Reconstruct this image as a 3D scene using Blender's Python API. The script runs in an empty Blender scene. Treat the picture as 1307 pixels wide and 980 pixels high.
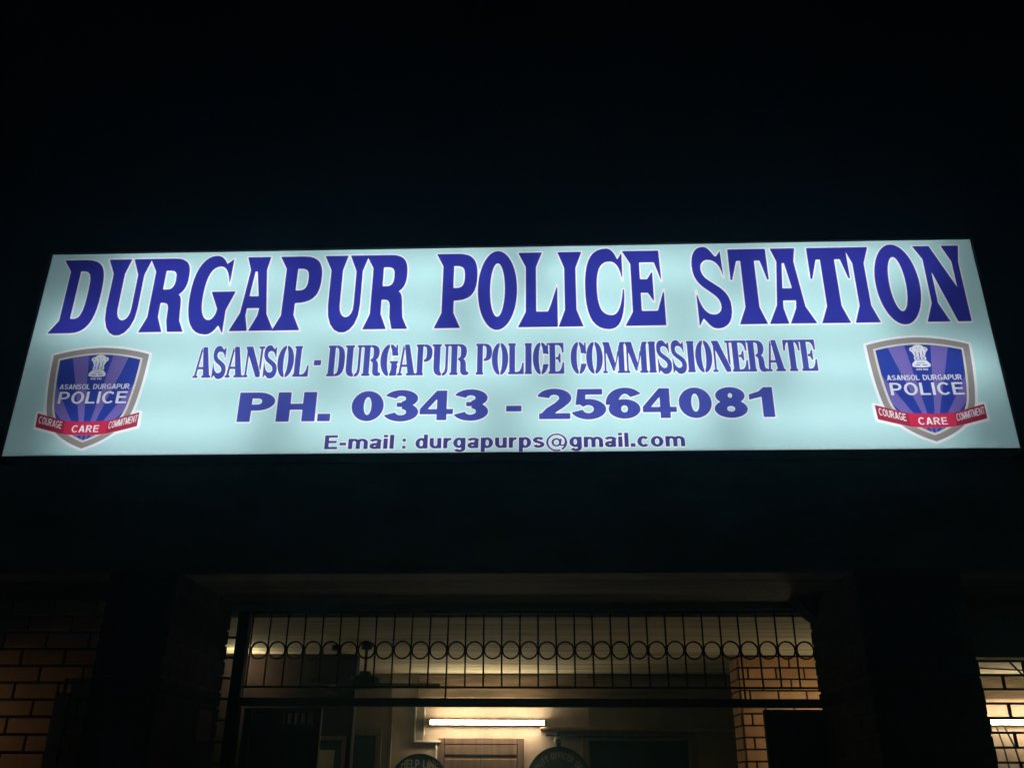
import bpy, bmesh, math, random
import numpy as np
from mathutils import Vector, Matrix
from mathutils.geometry import delaunay_2d_cdt

random.seed(7)
R = math.radians
scene = bpy.context.scene
C = scene.collection

# ------------------------------------------------------------------ camera
PITCH, YAW, ROLL = 0.41999604, -0.04222853, 0.006293
cd = bpy.data.cameras.new('camera')
cd.sensor_fit = 'HORIZONTAL'
cd.sensor_width = 36.0
cd.lens = 36.0 * 1132.0 / 1307.0
cd.clip_start, cd.clip_end = 0.05, 3000
cam = bpy.data.objects.new('camera', cd)
C.objects.link(cam)
fw = Vector((math.sin(YAW) * math.cos(PITCH), math.cos(YAW) * math.cos(PITCH), math.sin(PITCH)))
rt0 = Vector((math.cos(YAW), -math.sin(YAW), 0.0))
up0 = rt0.cross(fw)
rt = rt0 * math.cos(ROLL) + up0 * math.sin(ROLL)
up = up0 * math.cos(ROLL) - rt0 * math.sin(ROLL)
M4 = Matrix((rt, up, -fw)).transposed().to_4x4()
M4.translation = (0, 0, 1.65)
cam.matrix_world = M4
scene.camera = cam

# ------------------------------------------------------------------ night sky, moonlight, exposure
world = bpy.data.worlds.new('World')
scene.world = world
world.use_nodes = True
wn = world.node_tree.nodes
bg = wn['Background']
sky = wn.new('ShaderNodeTexSky')
sky.sky_type = 'NISHITA'
sky.sun_disc = False
sky.sun_elevation = R(-7)
sky.sun_rotation = R(200)
world.node_tree.links.new(sky.outputs[0], bg.inputs[0])
bg.inputs[1].default_value = 0.004
sl = bpy.data.lights.new('moonlight', 'SUN')
sl.energy = 0.0012
sl.angle = R(0.5)
sl.color = (0.8, 0.88, 1.0)
so = bpy.data.objects.new('moonlight', sl)
so.rotation_euler = (R(50), 0, R(-20))
C.objects.link(so)
scene.view_settings.view_transform = 'Standard'
scene.view_settings.look = 'None'
scene.view_settings.exposure = 0.0
scene.view_settings.gamma = 1.0
scene.view_settings.use_curve_mapping = False
scene.cycles.use_denoising = True
scene.cycles.max_bounces = 8
scene.cycles.diffuse_bounces = 3
scene.cycles.transmission_bounces = 6
scene.cycles.volume_bounces = 1
scene.cycles.use_adaptive_sampling = False
scene.cycles.sample_clamp_indirect = 8.0

# ------------------------------------------------------------------ materials
def base_mat(name):
    m = bpy.data.materials.new(name)
    m.use_nodes = True
    nt = m.node_tree
    nt.nodes.clear()
    out = nt.nodes.new('ShaderNodeOutputMaterial')
    return m, nt, out

def surf(name, c1, c2=None, scale=6.0, rough=0.75, metal=0.0, bump=0.15, stretch=(1, 1, 1), detail=6, streak=0.0, per_object=0.0, spec=0.3, lo=0.35, hi=0.7):
    """Principled surface whose colour wanders between two tones, with fine relief."""
    m, nt, out = base_mat(name)
    n, l = nt.nodes, nt.links
    p = n.new('ShaderNodeBsdfPrincipled')
    p.inputs['Roughness'].default_value = rough
    p.inputs['Metallic'].default_value = metal
    tc = n.new('ShaderNodeTexCoord')
    geo = n.new('ShaderNodeNewGeometry')
    mp = n.new('ShaderNodeMapping')
    mp.inputs['Scale'].default_value = stretch
    l.new(geo.outputs['Position'], mp.inputs['Vector'])
    nz = n.new('ShaderNodeTexNoise')
    nz.inputs['Scale'].default_value = scale
    nz.inputs['Detail'].default_value = detail
    nz.inputs['Roughness'].default_value = 0.62
    l.new(mp.outputs[0], nz.inputs['Vector'])
    rp = n.new('ShaderNodeValToRGB')
    rp.color_ramp.elements[0].position = lo
    rp.color_ramp.elements[1].position = hi
    rp.color_ramp.elements[0].color = (*c1, 1)
    rp.color_ramp.elements[1].color = (*(c2 or c1), 1)
    l.new(nz.outputs[0], rp.inputs[0])
    col = rp.outputs[0]
    if per_object > 0:
        oi = n.new('ShaderNodeObjectInfo')
        mr = n.new('ShaderNodeMapRange')
        mr.inputs[3].default_value = 1 - per_object
        mr.inputs[4].default_value = 1 + per_object
        l.new(oi.outputs['Random'], mr.inputs[0])
        vm = n.new('ShaderNodeVectorMath')
        vm.operation = 'SCALE'
        l.new(col, vm.inputs[0])
        l.new(mr.outputs[0], vm.inputs['Scale'])
        col = vm.outputs[0]
    l.new(col, p.inputs['Base Color'])
    if bump > 0:
        n2 = n.new('ShaderNodeTexNoise')
        n2.inputs['Scale'].default_value = scale * 9
        n2.inputs['Detail'].default_value = 5
        l.new(mp.outputs[0], n2.inputs['Vector'])
        b = n.new('ShaderNodeBump')
        b.inputs['Strength'].default_value = bump
        b.inputs['Distance'].default_value = 0.01
        l.new(n2.outputs[0], b.inputs['Height'])
        l.new(b.outputs[0], p.inputs['Normal'])
        mr2 = n.new('ShaderNodeMapRange')
        mr2.inputs[3].default_value = max(0.05, rough - 0.12)
        mr2.inputs[4].default_value = min(1, rough + 0.12)
        l.new(nz.outputs[0], mr2.inputs[0])
        l.new(mr2.outputs[0], p.inputs['Roughness'])
    p.inputs['Specular IOR Level'].default_value = spec
    l.new(p.outputs[0], out.inputs[0])
    return m

def vinyl(name, col, gloss=0.04, mottling=0.04):
    """Thin translucent sheet or ink lit from behind, with a weak gloss."""
    m, nt, out = base_mat(name)
    n, l = nt.nodes, nt.links
    t = n.new('ShaderNodeBsdfTranslucent')
    geo = n.new('ShaderNodeNewGeometry')
    nz = n.new('ShaderNodeTexNoise')
    nz.inputs['Scale'].default_value = 3.0
    nz.inputs['Detail'].default_value = 4
    l.new(geo.outputs['Position'], nz.inputs['Vector'])
    rp = n.new('ShaderNodeValToRGB')
    rp.color_ramp.elements[0].position = 0.3
    rp.color_ramp.elements[1].position = 0.7
    rp.color_ramp.elements[0].color = (*[c * (1 - mottling) for c in col], 1)
    rp.color_ramp.elements[1].color = (*[min(1, c * (1 + mottling)) for c in col], 1)
    l.new(nz.outputs[0], rp.inputs[0])
    l.new(rp.outputs[0], t.inputs[0])
    g = n.new('ShaderNodeBsdfGlossy')
    g.inputs['Roughness'].default_value = 0.35
    mx = n.new('ShaderNodeMixShader')
    mx.inputs[0].default_value = gloss
    l.new(t.outputs[0], mx.inputs[1])
    l.new(g.outputs[0], mx.inputs[2])
    l.new(mx.outputs[0], out.inputs[0])
    return m

def glow(name, col, strength):
    m, nt, out = base_mat(name)
    e = nt.nodes.new('ShaderNodeEmission')
    e.inputs[0].default_value = (*col, 1)
    e.inputs[1].default_value = strength
    nt.links.new(e.outputs[0], out.inputs[0])
    return m

WARM = (1.0, 0.80, 0.50)
MAT = {
    'panel': vinyl('sign acrylic', (0.95, 0.97, 1.0), 0.03, 0.015),
    'film': vinyl('sign light blue film', (0.59, 0.885, 0.87), 0.03, 0.02),
    'navy': vinyl('ink navy', (0.034, 0.036, 0.345)),
    'blue2': vinyl('ink royal blue', (0.066, 0.082, 0.40)),
    'ink_dark': vinyl('ink dark blue', (0.055, 0.052, 0.26)),
    'rim': vinyl('ink grey', (0.36, 0.32, 0.30)),
    'cream': vinyl('ink cream', (0.80, 0.76, 0.66)),
    'bluefield': vinyl('ink badge blue', (0.03, 0.055, 0.36)),
    'lilac': vinyl('ink badge lilac', (0.20, 0.15, 0.48)),
    'red': vinyl('ink red', (0.70, 0.03, 0.09)),
    'darkred': vinyl('ink dark red', (0.42, 0.025, 0.06)),
    'white_ink': vinyl('ink white', (0.93, 0.92, 0.95)),
    'cabinet_in': surf('cabinet white', (0.75, 0.76, 0.78), (0.8, 0.8, 0.8), 4, 0.6, bump=0),
    'cabinet': surf('cabinet sheet metal', (0.02, 0.022, 0.025), (0.035, 0.036, 0.04), 8, 0.5, 0.3, 0.05),
    'sign_tube': glow('sign tube light', (0.93, 0.98, 1.0), 6.0),
    'tube': glow('tube light', WARM, 52.0),
    'bulb_left': glow('ceiling bulb light', (1.0, 0.83, 0.50), 120.0),
    'bulb_right': glow('pendant bulb light', (1.0, 0.80, 0.48), 210.0),
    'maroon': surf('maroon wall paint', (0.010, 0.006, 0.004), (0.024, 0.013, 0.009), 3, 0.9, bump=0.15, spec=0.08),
    'concrete': surf('painted concrete', (0.16, 0.15, 0.13), (0.30, 0.28, 0.24), 3, 0.85, bump=0.25, stretch=(0.35, 1, 1)),
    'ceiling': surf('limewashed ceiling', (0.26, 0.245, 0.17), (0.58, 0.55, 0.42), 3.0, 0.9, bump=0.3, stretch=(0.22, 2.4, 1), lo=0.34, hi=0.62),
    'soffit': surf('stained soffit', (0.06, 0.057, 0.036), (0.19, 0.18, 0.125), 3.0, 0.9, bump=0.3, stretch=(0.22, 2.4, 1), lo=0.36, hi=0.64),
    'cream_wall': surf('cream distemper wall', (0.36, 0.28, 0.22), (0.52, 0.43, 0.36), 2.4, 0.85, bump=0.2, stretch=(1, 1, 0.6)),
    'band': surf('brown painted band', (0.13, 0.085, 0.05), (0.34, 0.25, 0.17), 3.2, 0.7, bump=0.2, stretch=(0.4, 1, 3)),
    'falloff_wall': surf('distemper wall darkened for falloff', (0.19, 0.145, 0.11), (0.30, 0.235, 0.185), 2.4, 0.85, bump=0.2),  # light falloff away from the tube is put into this darker colour
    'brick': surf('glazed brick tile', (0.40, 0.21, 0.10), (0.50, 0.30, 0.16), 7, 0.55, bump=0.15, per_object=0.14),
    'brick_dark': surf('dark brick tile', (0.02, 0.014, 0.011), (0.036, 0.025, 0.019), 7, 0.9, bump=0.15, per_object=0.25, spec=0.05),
    'mortar': surf('dark pointing', (0.008, 0.0065, 0.006), (0.015, 0.012, 0.010), 20, 0.95, bump=0.3),
    'iron': surf('black painted iron', (0.008, 0.009, 0.010), (0.016, 0.016, 0.016), 18, 0.75, 0.0, 0.1, spec=0.08),
    'steel_blue': surf('dark blue grey painted steel', (0.025, 0.035, 0.042), (0.05, 0.06, 0.07), 12, 0.4, 0.2, 0.1),
    'wood': surf('brown varnished door', (0.10, 0.062, 0.045), (0.19, 0.125, 0.095), 5, 0.5, bump=0.2, stretch=(6, 6, 0.5)),
    'white_pvc': surf('white pvc', (0.62, 0.60, 0.55), (0.74, 0.72, 0.68), 10, 0.5, bump=0.05),
    'grey_pvc': surf('dusty pvc', (0.20, 0.17, 0.14), (0.34, 0.29, 0.24), 10, 0.6, bump=0.05),
    'white_enamel': surf('white enamel', (0.7, 0.69, 0.66), (0.78, 0.77, 0.74), 10, 0.4, bump=0.03),
    'fan_brown': surf('dark fan enamel', (0.012, 0.014, 0.015), (0.03, 0.03, 0.03), 12, 0.6, 0.1, 0.05),
    'disc_blue': surf('blue sign paint', (0.010, 0.03, 0.075), (0.02, 0.05, 0.11), 12, 0.5, bump=0.05),
    'disc_dark': surf('black green sign paint', (0.014, 0.017, 0.019), (0.03, 0.034, 0.034), 12, 0.5, bump=0.05),
    'paint_cream': surf('cream sign lettering', (0.30, 0.30, 0.22), (0.42, 0.42, 0.32), 15, 0.6, bump=0),
    'paint_grey': surf('grey sign lettering', (0.12, 0.12, 0.11), (0.22, 0.22, 0.19), 15, 0.6, bump=0),
    'wire': surf('black cable', (0.01, 0.01, 0.01), (0.02, 0.018, 0.015), 12, 0.6, bump=0),
    'notice_red': surf('red notice plate', (0.07, 0.006, 0.008), (0.10, 0.012, 0.012), 12, 0.5, bump=0),
    'green_board': surf('dark green notice cloth', (0.012, 0.03, 0.025), (0.02, 0.045, 0.035), 30, 0.9, bump=0.2),
    'paper': surf('paper', (0.38, 0.34, 0.28), (0.5, 0.46, 0.38), 12, 0.8, bump=0),
    'dark_room': surf('unlit room wall', (0.05, 0.04, 0.035), (0.08, 0.065, 0.055), 3, 0.9, bump=0.1),
    'ground': surf('asphalt yard', (0.04, 0.04, 0.04), (0.065, 0.062, 0.06), 4, 0.9, bump=0.4),
    'bulb_glass': glow('sconce light', (1.0, 0.70, 0.40), 75.0),
}

# ------------------------------------------------------------------ mesh helpers
def tag(o, label=None, cat=None, group=None, kind=None):
    if label: o['label'] = label
    if cat: o['category'] = cat
    if group: o['group'] = group
    if kind: o['kind'] = kind
    return o

def empty(name, loc=(0, 0, 0), **k):
    o = bpy.data.objects.new(name, None)
    o.location = loc
    o.empty_display_size = 0.1
    C.objects.link(o)
    return tag(o, **k)

class MB:
    """collects solids given in world coordinates; build() links them as one mesh object"""
    def __init__(s): s.bm = bmesh.new()
    def box(s, x0, x1, y0, y1, z0, z1, bev=0.0):
        r = bmesh.ops.create_cube(s.bm, size=1)
        vs = r['verts']
        for v in vs:
            v.co = ((x0 + x1) / 2 + v.co.x * (x1 - x0), (y0 + y1) / 2 + v.co.y * (y1 - y0), (z0 + z1) / 2 + v.co.z * (z1 - z0))
        if bev > 0:
            es = list({e for v in vs for e in v.link_edges})
            bmesh.ops.bevel(s.bm, geom=es, offset=bev, segments=1, affect='EDGES', profile=0.5)
        return s
    def rod(s, p, q, r, n=8, r2=None):
        p, q = Vector(p), Vector(q)
        d = q - p
        g = bmesh.ops.create_cone(s.bm, cap_ends=True, segments=n, radius1=r, radius2=r if r2 is None else r2, depth=d.length)
        mt = Matrix.Translation((p + q) / 2) @ d.to_track_quat('Z', 'Y').to_matrix().to_4x4()
        bmesh.ops.transform(s.bm, matrix=mt, verts=g['verts'])
        return s
    def tube(s, pts, r, n=6):
        """swept round wire through points"""
        pts = [Vector(p) for p in pts]
        rings = []
        for i, p in enumerate(pts):
            t = (pts[min(i + 1, len(pts) - 1)] - pts[max(i - 1, 0)]).normalized()
            a = t.orthogonal().normalized() if i == 0 else (rings_a - t * rings_a.dot(t)).normalized()
            rings_a = a
            b = t.cross(a)
            rings.append([s.bm.verts.new(p + (a * math.cos(2 * math.pi * k / n) + b * math.sin(2 * math.pi * k / n)) * r) for k in range(n)])
        for u, w in zip(rings, rings[1:]):
            for k in range(n):
                s.bm.faces.new((u[k], u[(k + 1) % n], w[(k + 1) % n], w[k]))
        s.bm.faces.new(rings[0][::-1]); s.bm.faces.new(rings[-1])
        return s
    def ring(s, cx, cy, cz, ro, ri, depth, n=28):
        """flat iron ring in the XZ plane"""
        vs = []
        for k in range(n):
            a = 2 * math.pi * k / n
            c, d = math.cos(a), math.sin(a)
            vs.append([s.bm.verts.new((cx + c * r, cy + y, cz + d * r)) for r, y in ((ro, 0), (ro, depth), (ri, depth), (ri, 0))])
        for k in range(n):
            u, w = vs[k], vs[(k + 1) % n]
            for j in range(4):
                s.bm.faces.new((u[j], u[(j + 1) % 4], w[(j + 1) % 4], w[j]))
        return s
    def disc(s, cx, y0, y1, cz, r, n=48, bev=0.0):
        g = bmesh.ops.create_cone(s.bm, cap_ends=True, segments=n, radius1=r, radius2=r, depth=y1 - y0)
        bmesh.ops.transform(s.bm, matrix=Matrix.Translation((cx, (y0 + y1) / 2, cz)) @ Matrix.Rotation(R(90), 4, 'X'), verts=g['verts'])
        return s
    def lathe(s, cx, cy, prof, n=24):
        rings = []
        for r, z in prof:
            rings.append([s.bm.verts.new((cx + r * math.cos(2 * math.pi * k / n), cy + r * math.sin(2 * math.pi * k / n), z)) for k in range(n)])
        for u, w in zip(rings, rings[1:]):
            for k in range(n):
                s.bm.faces.new((u[k], u[(k + 1) % n], w[(k + 1) % n], w[k]))
        s.bm.faces.new(rings[0][::-1]); s.bm.faces.new(rings[-1])
        return s
    def prism(s, pts, y0, y1):
        """polygon in XZ extruded along Y"""
        a = [s.bm.verts.new((x, y0, z)) for x, z in pts]
        b = [s.bm.verts.new((x, y1, z)) for x, z in pts]
        s.bm.faces.new(a); s.bm.faces.new(b[::-1])
        for k in range(len(pts)):
            j = (k + 1) % len(pts)
            s.bm.faces.new((a[j], a[k], b[k], b[j]))
        return s
    def build(s, name, mat, parent=None, smooth=False, **k):
        bmesh.ops.recalc_face_normals(s.bm, faces=s.bm.faces)
        me = bpy.data.meshes.new(name)
        off = parent.matrix_basis.translation if parent else Vector()
        p = parent
        off = Vector()
        while p is not None:
            off += p.location
            p = p.parent
        if parent is None:
            # put a lone thing's origin at the middle of its base
            xs = [v.co for v in s.bm.verts]
            off = Vector(((min(c.x for c in xs) + max(c.x for c in xs)) / 2, (min(c.y for c in xs) + max(c.y for c in xs)) / 2, min(c.z for c in xs)))
        bmesh.ops.translate(s.bm, vec=-off, verts=s.bm.verts)
        s.bm.to_mesh(me)
        s.bm.free()
        me.materials.append(MAT[mat])
        if smooth:
            for f in me.polygons: f.use_smooth = True
        o = bpy.data.objects.new(name, me)
        C.objects.link(o)
        if parent: o.parent = parent
        else: o.location = off
        return tag(o, **k)

def world_loc(o):
    v = Vector()
    while o is not None:
        v += o.location
        o = o.parent
    return v
# ------------------------------------------------------------------ lettering: outlines -> distance field -> contours
def path(pts, n=9):
    """points; a 4-tuple is a quadratic, a 6-tuple a cubic curve to its last pair"""
    out = []
    for p in pts:
        if len(p) == 2:
            out.append(p)
            continue
        x0, y0 = out[-1]
        for k in range(1, n + 1):
            t = k / n
            if len(p) == 4:
                out.append(((1 - t) ** 2 * x0 + 2 * t * (1 - t) * p[0] + t * t * p[2], (1 - t) ** 2 * y0 + 2 * t * (1 - t) * p[1] + t * t * p[3]))
            else:
                a, b, c, d = (1 - t) ** 3, 3 * t * (1 - t) ** 2, 3 * t * t * (1 - t), t ** 3
                out.append((a * x0 + b * p[0] + c * p[2] + d * p[4], a * y0 + b * p[1] + c * p[3] + d * p[5]))
    return out

def arc(cx, cy, rx, ry, a0, a1, n=22):
    return [(cx + rx * math.cos(R(a0 + (a1 - a0) * k / n)), cy + ry * math.sin(R(a0 + (a1 - a0) * k / n))) for k in range(n + 1)]

def box(x0, y0, x1, y1): return [(x0, y0), (x1, y0), (x1, y1), (x0, y1)]

def stroke(pts, wv, wh):
    """outline of a pen stroke, thick wv where it runs upright and wh where it runs level"""
    L, Rr = [], []
    for i, p in enumerate(pts):
        a, b = pts[max(i - 1, 0)], pts[min(i + 1, len(pts) - 1)]
        tx, ty = b[0] - a[0], b[1] - a[1]
        d = math.hypot(tx, ty) or 1
        tx, ty = tx / d, ty / d
        w = 0.5 * math.hypot(wv * ty, wh * tx)
        L.append((p[0] - ty * w, p[1] + tx * w)); Rr.append((p[0] + ty * w, p[1] - tx * w))
    return L + Rr[::-1]

# --- wedge-serif display capitals (unit box)
def heading_glyphs():
    g = {}
    g['D'] = [('+', path([(0, 1), (.5, 1), (.98, 1, 1, .8, 1, .52), (1, .2, .9, 0, .5, 0), (0, 0), (.2, .17), (.2, .84)])),
              ('-', path([(.43, .84), (.5, .84), (.68, .84, .7, .75, .7, .55), (.7, .3, .66, .19, .52, .19), (.43, .19)]))]
    g['U'] = [('+', path([(0, 1), (.53, 1), (.43, .8), (.43, .32), (.43, .11, .74, .11, .74, .32), (.74, .78), (.58, 1), (1, 1), (.88, .78), (.88, .32), (.88, -.16, .17, -.16, .17, .32), (.17, .8)]))]
    g['R'] = [('+', path([(0, 1), (.55, 1), (.9, 1, .93, .87, .93, .74), (.93, .6, .86, .53, .76, .5), (.86, .47, .85, .36, .86, .28), (.88, .15), (1, 0), (.66, 0), (.6, .15), (.59, .3), (.58, .39, .52, .39, .4, .39), (.4, .2), (.54, 0), (.03, 0), (.17, .2), (.17, .82)])),
              ('-', path([(.4, .83), (.5, .83), (.65, .83, .65, .77, .65, .7), (.65, .6, .58, .57, .5, .57), (.4, .57)]))]
    g['G'] = [('+', path([(.86, .98), (.84, .62), (.78, .87, .6, .88), (.36, .88, .3, .7, .29, .48), (.28, .22, .4, .15, .5, .15), (.6, .15, .65, .25, .65, .3), (.47, .53), (1, .53), (.84, .28), (.84, -.03), (.73, .08), (.62, -.04, .48, -.04), (.1, -.04, 0, .2, 0, .48), (0, .85, .2, 1.03, .47, 1.03), (.62, 1.03, .72, .91)]))]
    g['A'] = [('+', [(.2, 1), (.74, 1), (.68, .82), (.8, .22), (1, 0), (.44, 0), (.6, .2), (.62, .3), (.34, .3), (.33, .2), (.41, 0), (0, 0), (.2, .24), (.31, .82)]),
              ('-', [(.42, .8), (.47, .8), (.57, .46), (.36, .46)])]
    g['P'] = [('+', path([(0, 1), (.55, 1), (.95, 1, 1, .85, 1, .7), (1, .45, .85, .36, .45, .36), (.45, .2), (.62, 0), (0, 0), (.17, .2), (.17, .83)])),
              ('-', path([(.43, .83), (.5, .83), (.68, .83, .7, .78, .7, .68), (.7, .56, .62, .53, .5, .53), (.43, .53)]))]
    g['O'] = [('+', arc(.5, .5, .5, .53, 0, 354, 59)), ('-', arc(.5, .5, .19, .36, 0, 350, 35))]
    g['L'] = [('+', [(0, 1), (.62, 1), (.46, .8), (.46, .2), (.76, .2), (.84, .3), (1, .55), (1, 0), (0, 0), (.2, .2), (.2, .8)])]
    g['I'] = [('+', [(0, 1), (1, 1), (.73, .78), (.73, .22), (1, 0), (0, 0), (.27, .22), (.27, .78)])]
    g['C'] = [('+', path([(.98, .98), (.97, .6), (.9, .86, .66, .86), (.4, .86, .3, .75, .3, .5), (.3, .25, .4, .14, .66, .14), (.9, .14, .97, .48), (1, .48), (1, .1, .85, -.04, .58, -.04), (.15, -.04, 0, .15, 0, .5), (0, .85, .15, 1.04, .58, 1.04), (.75, 1.04, .86, .88)]))]
    g['E'] = [('+', [(0, 1), (.93, 1), (.96, .58), (.8, .84), (.42, .84), (.42, .61), (.6, .61), (.74, .72), (.74, .31), (.6, .43), (.42, .43), (.42, .19), (.82, .19), (1, .47), (1, 0), (0, 0), (.2, .18), (.2, .82)])]
    g['S'] = [('+', path([(.83, .98), (.86, .62), (.78, .86, .46, .86), (.22, .86, .16, .72, .34, .62), (.62, .5, 1, .46, 1, .22), (1, .02, .8, -.05, .56, -.05), (.36, -.05, .28, .06, .2, .08), (.08, -.02), (.06, .45), (.18, .13, .5, .13), (.74, .13, .8, .26, .62, .36), (.36, .48, 0, .52, 0, .78), (0, .98, .18, 1.04, .36, 1.04), (.54, 1.04, .6, .92, .7, .9)]))]
    g['T'] = [('+', [(0, 1), (1, 1), (1, .58), (.96, .58), (.82, .84), (.67, .84), (.67, .22), (.84, 0), (.12, 0), (.31, .22), (.31, .84), (.2, .84), (.04, .58), (0, .58)])]
    g['N'] = [('+', [(0, 1), (.36, 1), (.78, .44), (.78, .78), (.62, 1), (1, 1), (.92, .78), (.92, 0), (.64, 0), (.3, .66), (.3, .24), (.48, 0), (0, 0), (.17, .24), (.17, .82)])]
    return g

# --- stencil serif capitals (unit box)
def stencil_glyphs():
    h = heading_glyphs()
    st = lambda x0, x1: path([(x0 - .08, 0), (x1 + .05, 0), (x1 + .05, .05), (x1, .07), (x1, .93), (x1 + .05, .95), (x1 + .05, 1), (x0 - .08, 1), (x0 - .08, .95), (x0, .93), (x0, .07), (x0 - .08, .05)])
    foot = path([(.5, 0), (1, 0), (1, .36), (.94, .36), (.86, .07, .6, .06), (.5, .06)])
    g = {}
    g['A'] = [('+', [(.36, 1), (.6, 1), (.92, .06), (1, .05), (1, 0), (.5, 0), (.5, .05), (.59, .06)]),
              ('+', [(.0, 0), (.26, 0), (.26, .05), (.17, .06), (.33, .86), (.28, .98), (.08, .06), (0, .05)]), ('+', box(.2, .28, .5, .34))]
    g['S'] = h['S']
    ring = [('+', arc(.5, .5, .5, .52, 0, 354, 59)), ('-', arc(.5, .5, .16, .45, 0, 350, 35))]
    g['O'] = ring + [('-', box(.45, .7, .55, 1.2)), ('-', box(.45, -.2, .55, .3))]
    cshape = [('+', arc(.52, .5, .52, .52, 0, 354, 59)), ('-', arc(.53, .5, .17, .45, 0, 350, 35)), ('-', box(.66, .3, 1.2, .66)), ('-', box(.47, .7, .57, 1.2)), ('-', box(.47, -.2, .57, .3))]
    g['C'] = cshape + [('+', [(.92, 1), (.98, 1), (.98, .64), (.92, .64)])]
    g['G'] = cshape + [('+', [(.56, .46), (1.02, .46), (1.02, .41), (.95, .41), (.95, 0), (.66, 0), (.66, .41), (.56, .41)]), ('+', [(.9, 1), (.96, 1), (.96, .66), (.9, .66)])]
    g['L'] = [('+', st(.08, .42)), ('+', foot)]
    g['D'] = [('+', st(.08, .4)), ('+', path([(.5, 1), (.95, 1, 1, .75, 1, .5), (1, .25, .95, 0, .5, 0), (.5, .06), (.66, .08, .68, .2, .68, .5), (.68, .8, .66, .92, .5, .94)]))]
    g['U'] = [('+', path([(0, 1), (.5, 1), (.5, .95), (.43, .94), (.43, .22), (.44, .07, .52, .06), (.52, -.02), (.22, -.02, .1, .07, .1, .25), (.1, .94), (0, .95)])),
              ('+', path([(.6, -.02), (.6, .05), (.76, .07, .78, .25), (.78, .94), (.7, .95), (.7, 1), (1, 1), (1, .95), (.89, .94), (.89, .25), (.89, .04, .77, -.02, .6, -.02)]))]
    g['R'] = [('+', st(.08, .38)), ('+', path([(.47, 1), (.85, 1, .92, .88, .92, .76), (.92, .6, .8, .53, .7, .51), (.84, .49, .88, .4, .88, .3), (.88, .1, .92, .06, 1.02, .09), (1.04, .02), (.96, -.02, .6, -.06, .6, .15), (.6, .35), (.6, .47, .47, .48), (.47, .54), (.62, .54, .62, .65, .62, .75), (.62, .9, .58, .94, .47, .94)]))]
    g['P'] = [('+', st(.08, .4)), ('+', path([(.5, 1), (.95, 1, 1, .85, 1, .72), (1, .55, .9, .44, .5, .44), (.5, .5), (.66, .5, .68, .6, .68, .72), (.68, .88, .66, .94, .5, .94)]))]
    g['I'] = [('+', st(.2, .84))]
    g['E'] = [('+', st(.08, .42)), ('+', foot), ('+', path([(.5, 1), (.98, 1), (.98, .68), (.92, .68), (.86, .93, .6, .94), (.5, .94)])), ('+', [(.5, .53), (.62, .53), (.72, .66), (.77, .66), (.77, .35), (.72, .35), (.62, .47), (.5, .47)])]
    thin = lambda x, w: [(x, 0), (x + w, 0), (x + w, .05), (x + w * .68, .06), (x + w * .68, .84), (x + w * .4, .9), (x + w * .4, .06), (x, .05)]
    g['N'] = [('+', thin(0, .24)), ('+', [(0, 1), (.34, 1), (.9, .12), (.9, 0), (.7, 0), (.03, .95)]), ('+', [(.72, 1), (1, 1), (1, .95), (.91, .94), (.91, .22), (.83, .34), (.83, .94), (.72, .95)])]
    g['M'] = [('+', thin(0, .18)), ('+', [(0, 1), (.28, 1), (.54, .3), (.46, .06), (.03, .95)]), ('+', [(.5, .04), (.56, .24), (.68, .72), (.68, .56)]),
              ('+', [(.72, .05), (.66, .05), (.66, 0), (1, 0), (1, .05), (.95, .06), (.95, .94), (1, .95), (1, 1), (.8, 1), (.72, .8)])]
    g['T'] = [('+', [(.26, 0), (.74, 0), (.74, .05), (.67, .07), (.67, 1), (.33, 1), (.33, .07), (.26, .05)]),
              ('+', path([(.26, 1), (.26, .94), (.1, .9, .06, .66), (0, .66), (0, 1)])), ('+', path([(.74, 1), (.74, .94), (.9, .9, .94, .66), (1, .66), (1, 1)]))]
    g['-'] = [('+', box(0, .36, 1, .53))]
    return g
STENCIL_W = dict(A=1.05, S=.84, N=1.12, O=.95, L=.9, D=1, U=1.02, R=1.05, G=1.0, P=.92, I=.52, C=.9, E=.9, M=1.3, T=.92)

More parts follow.
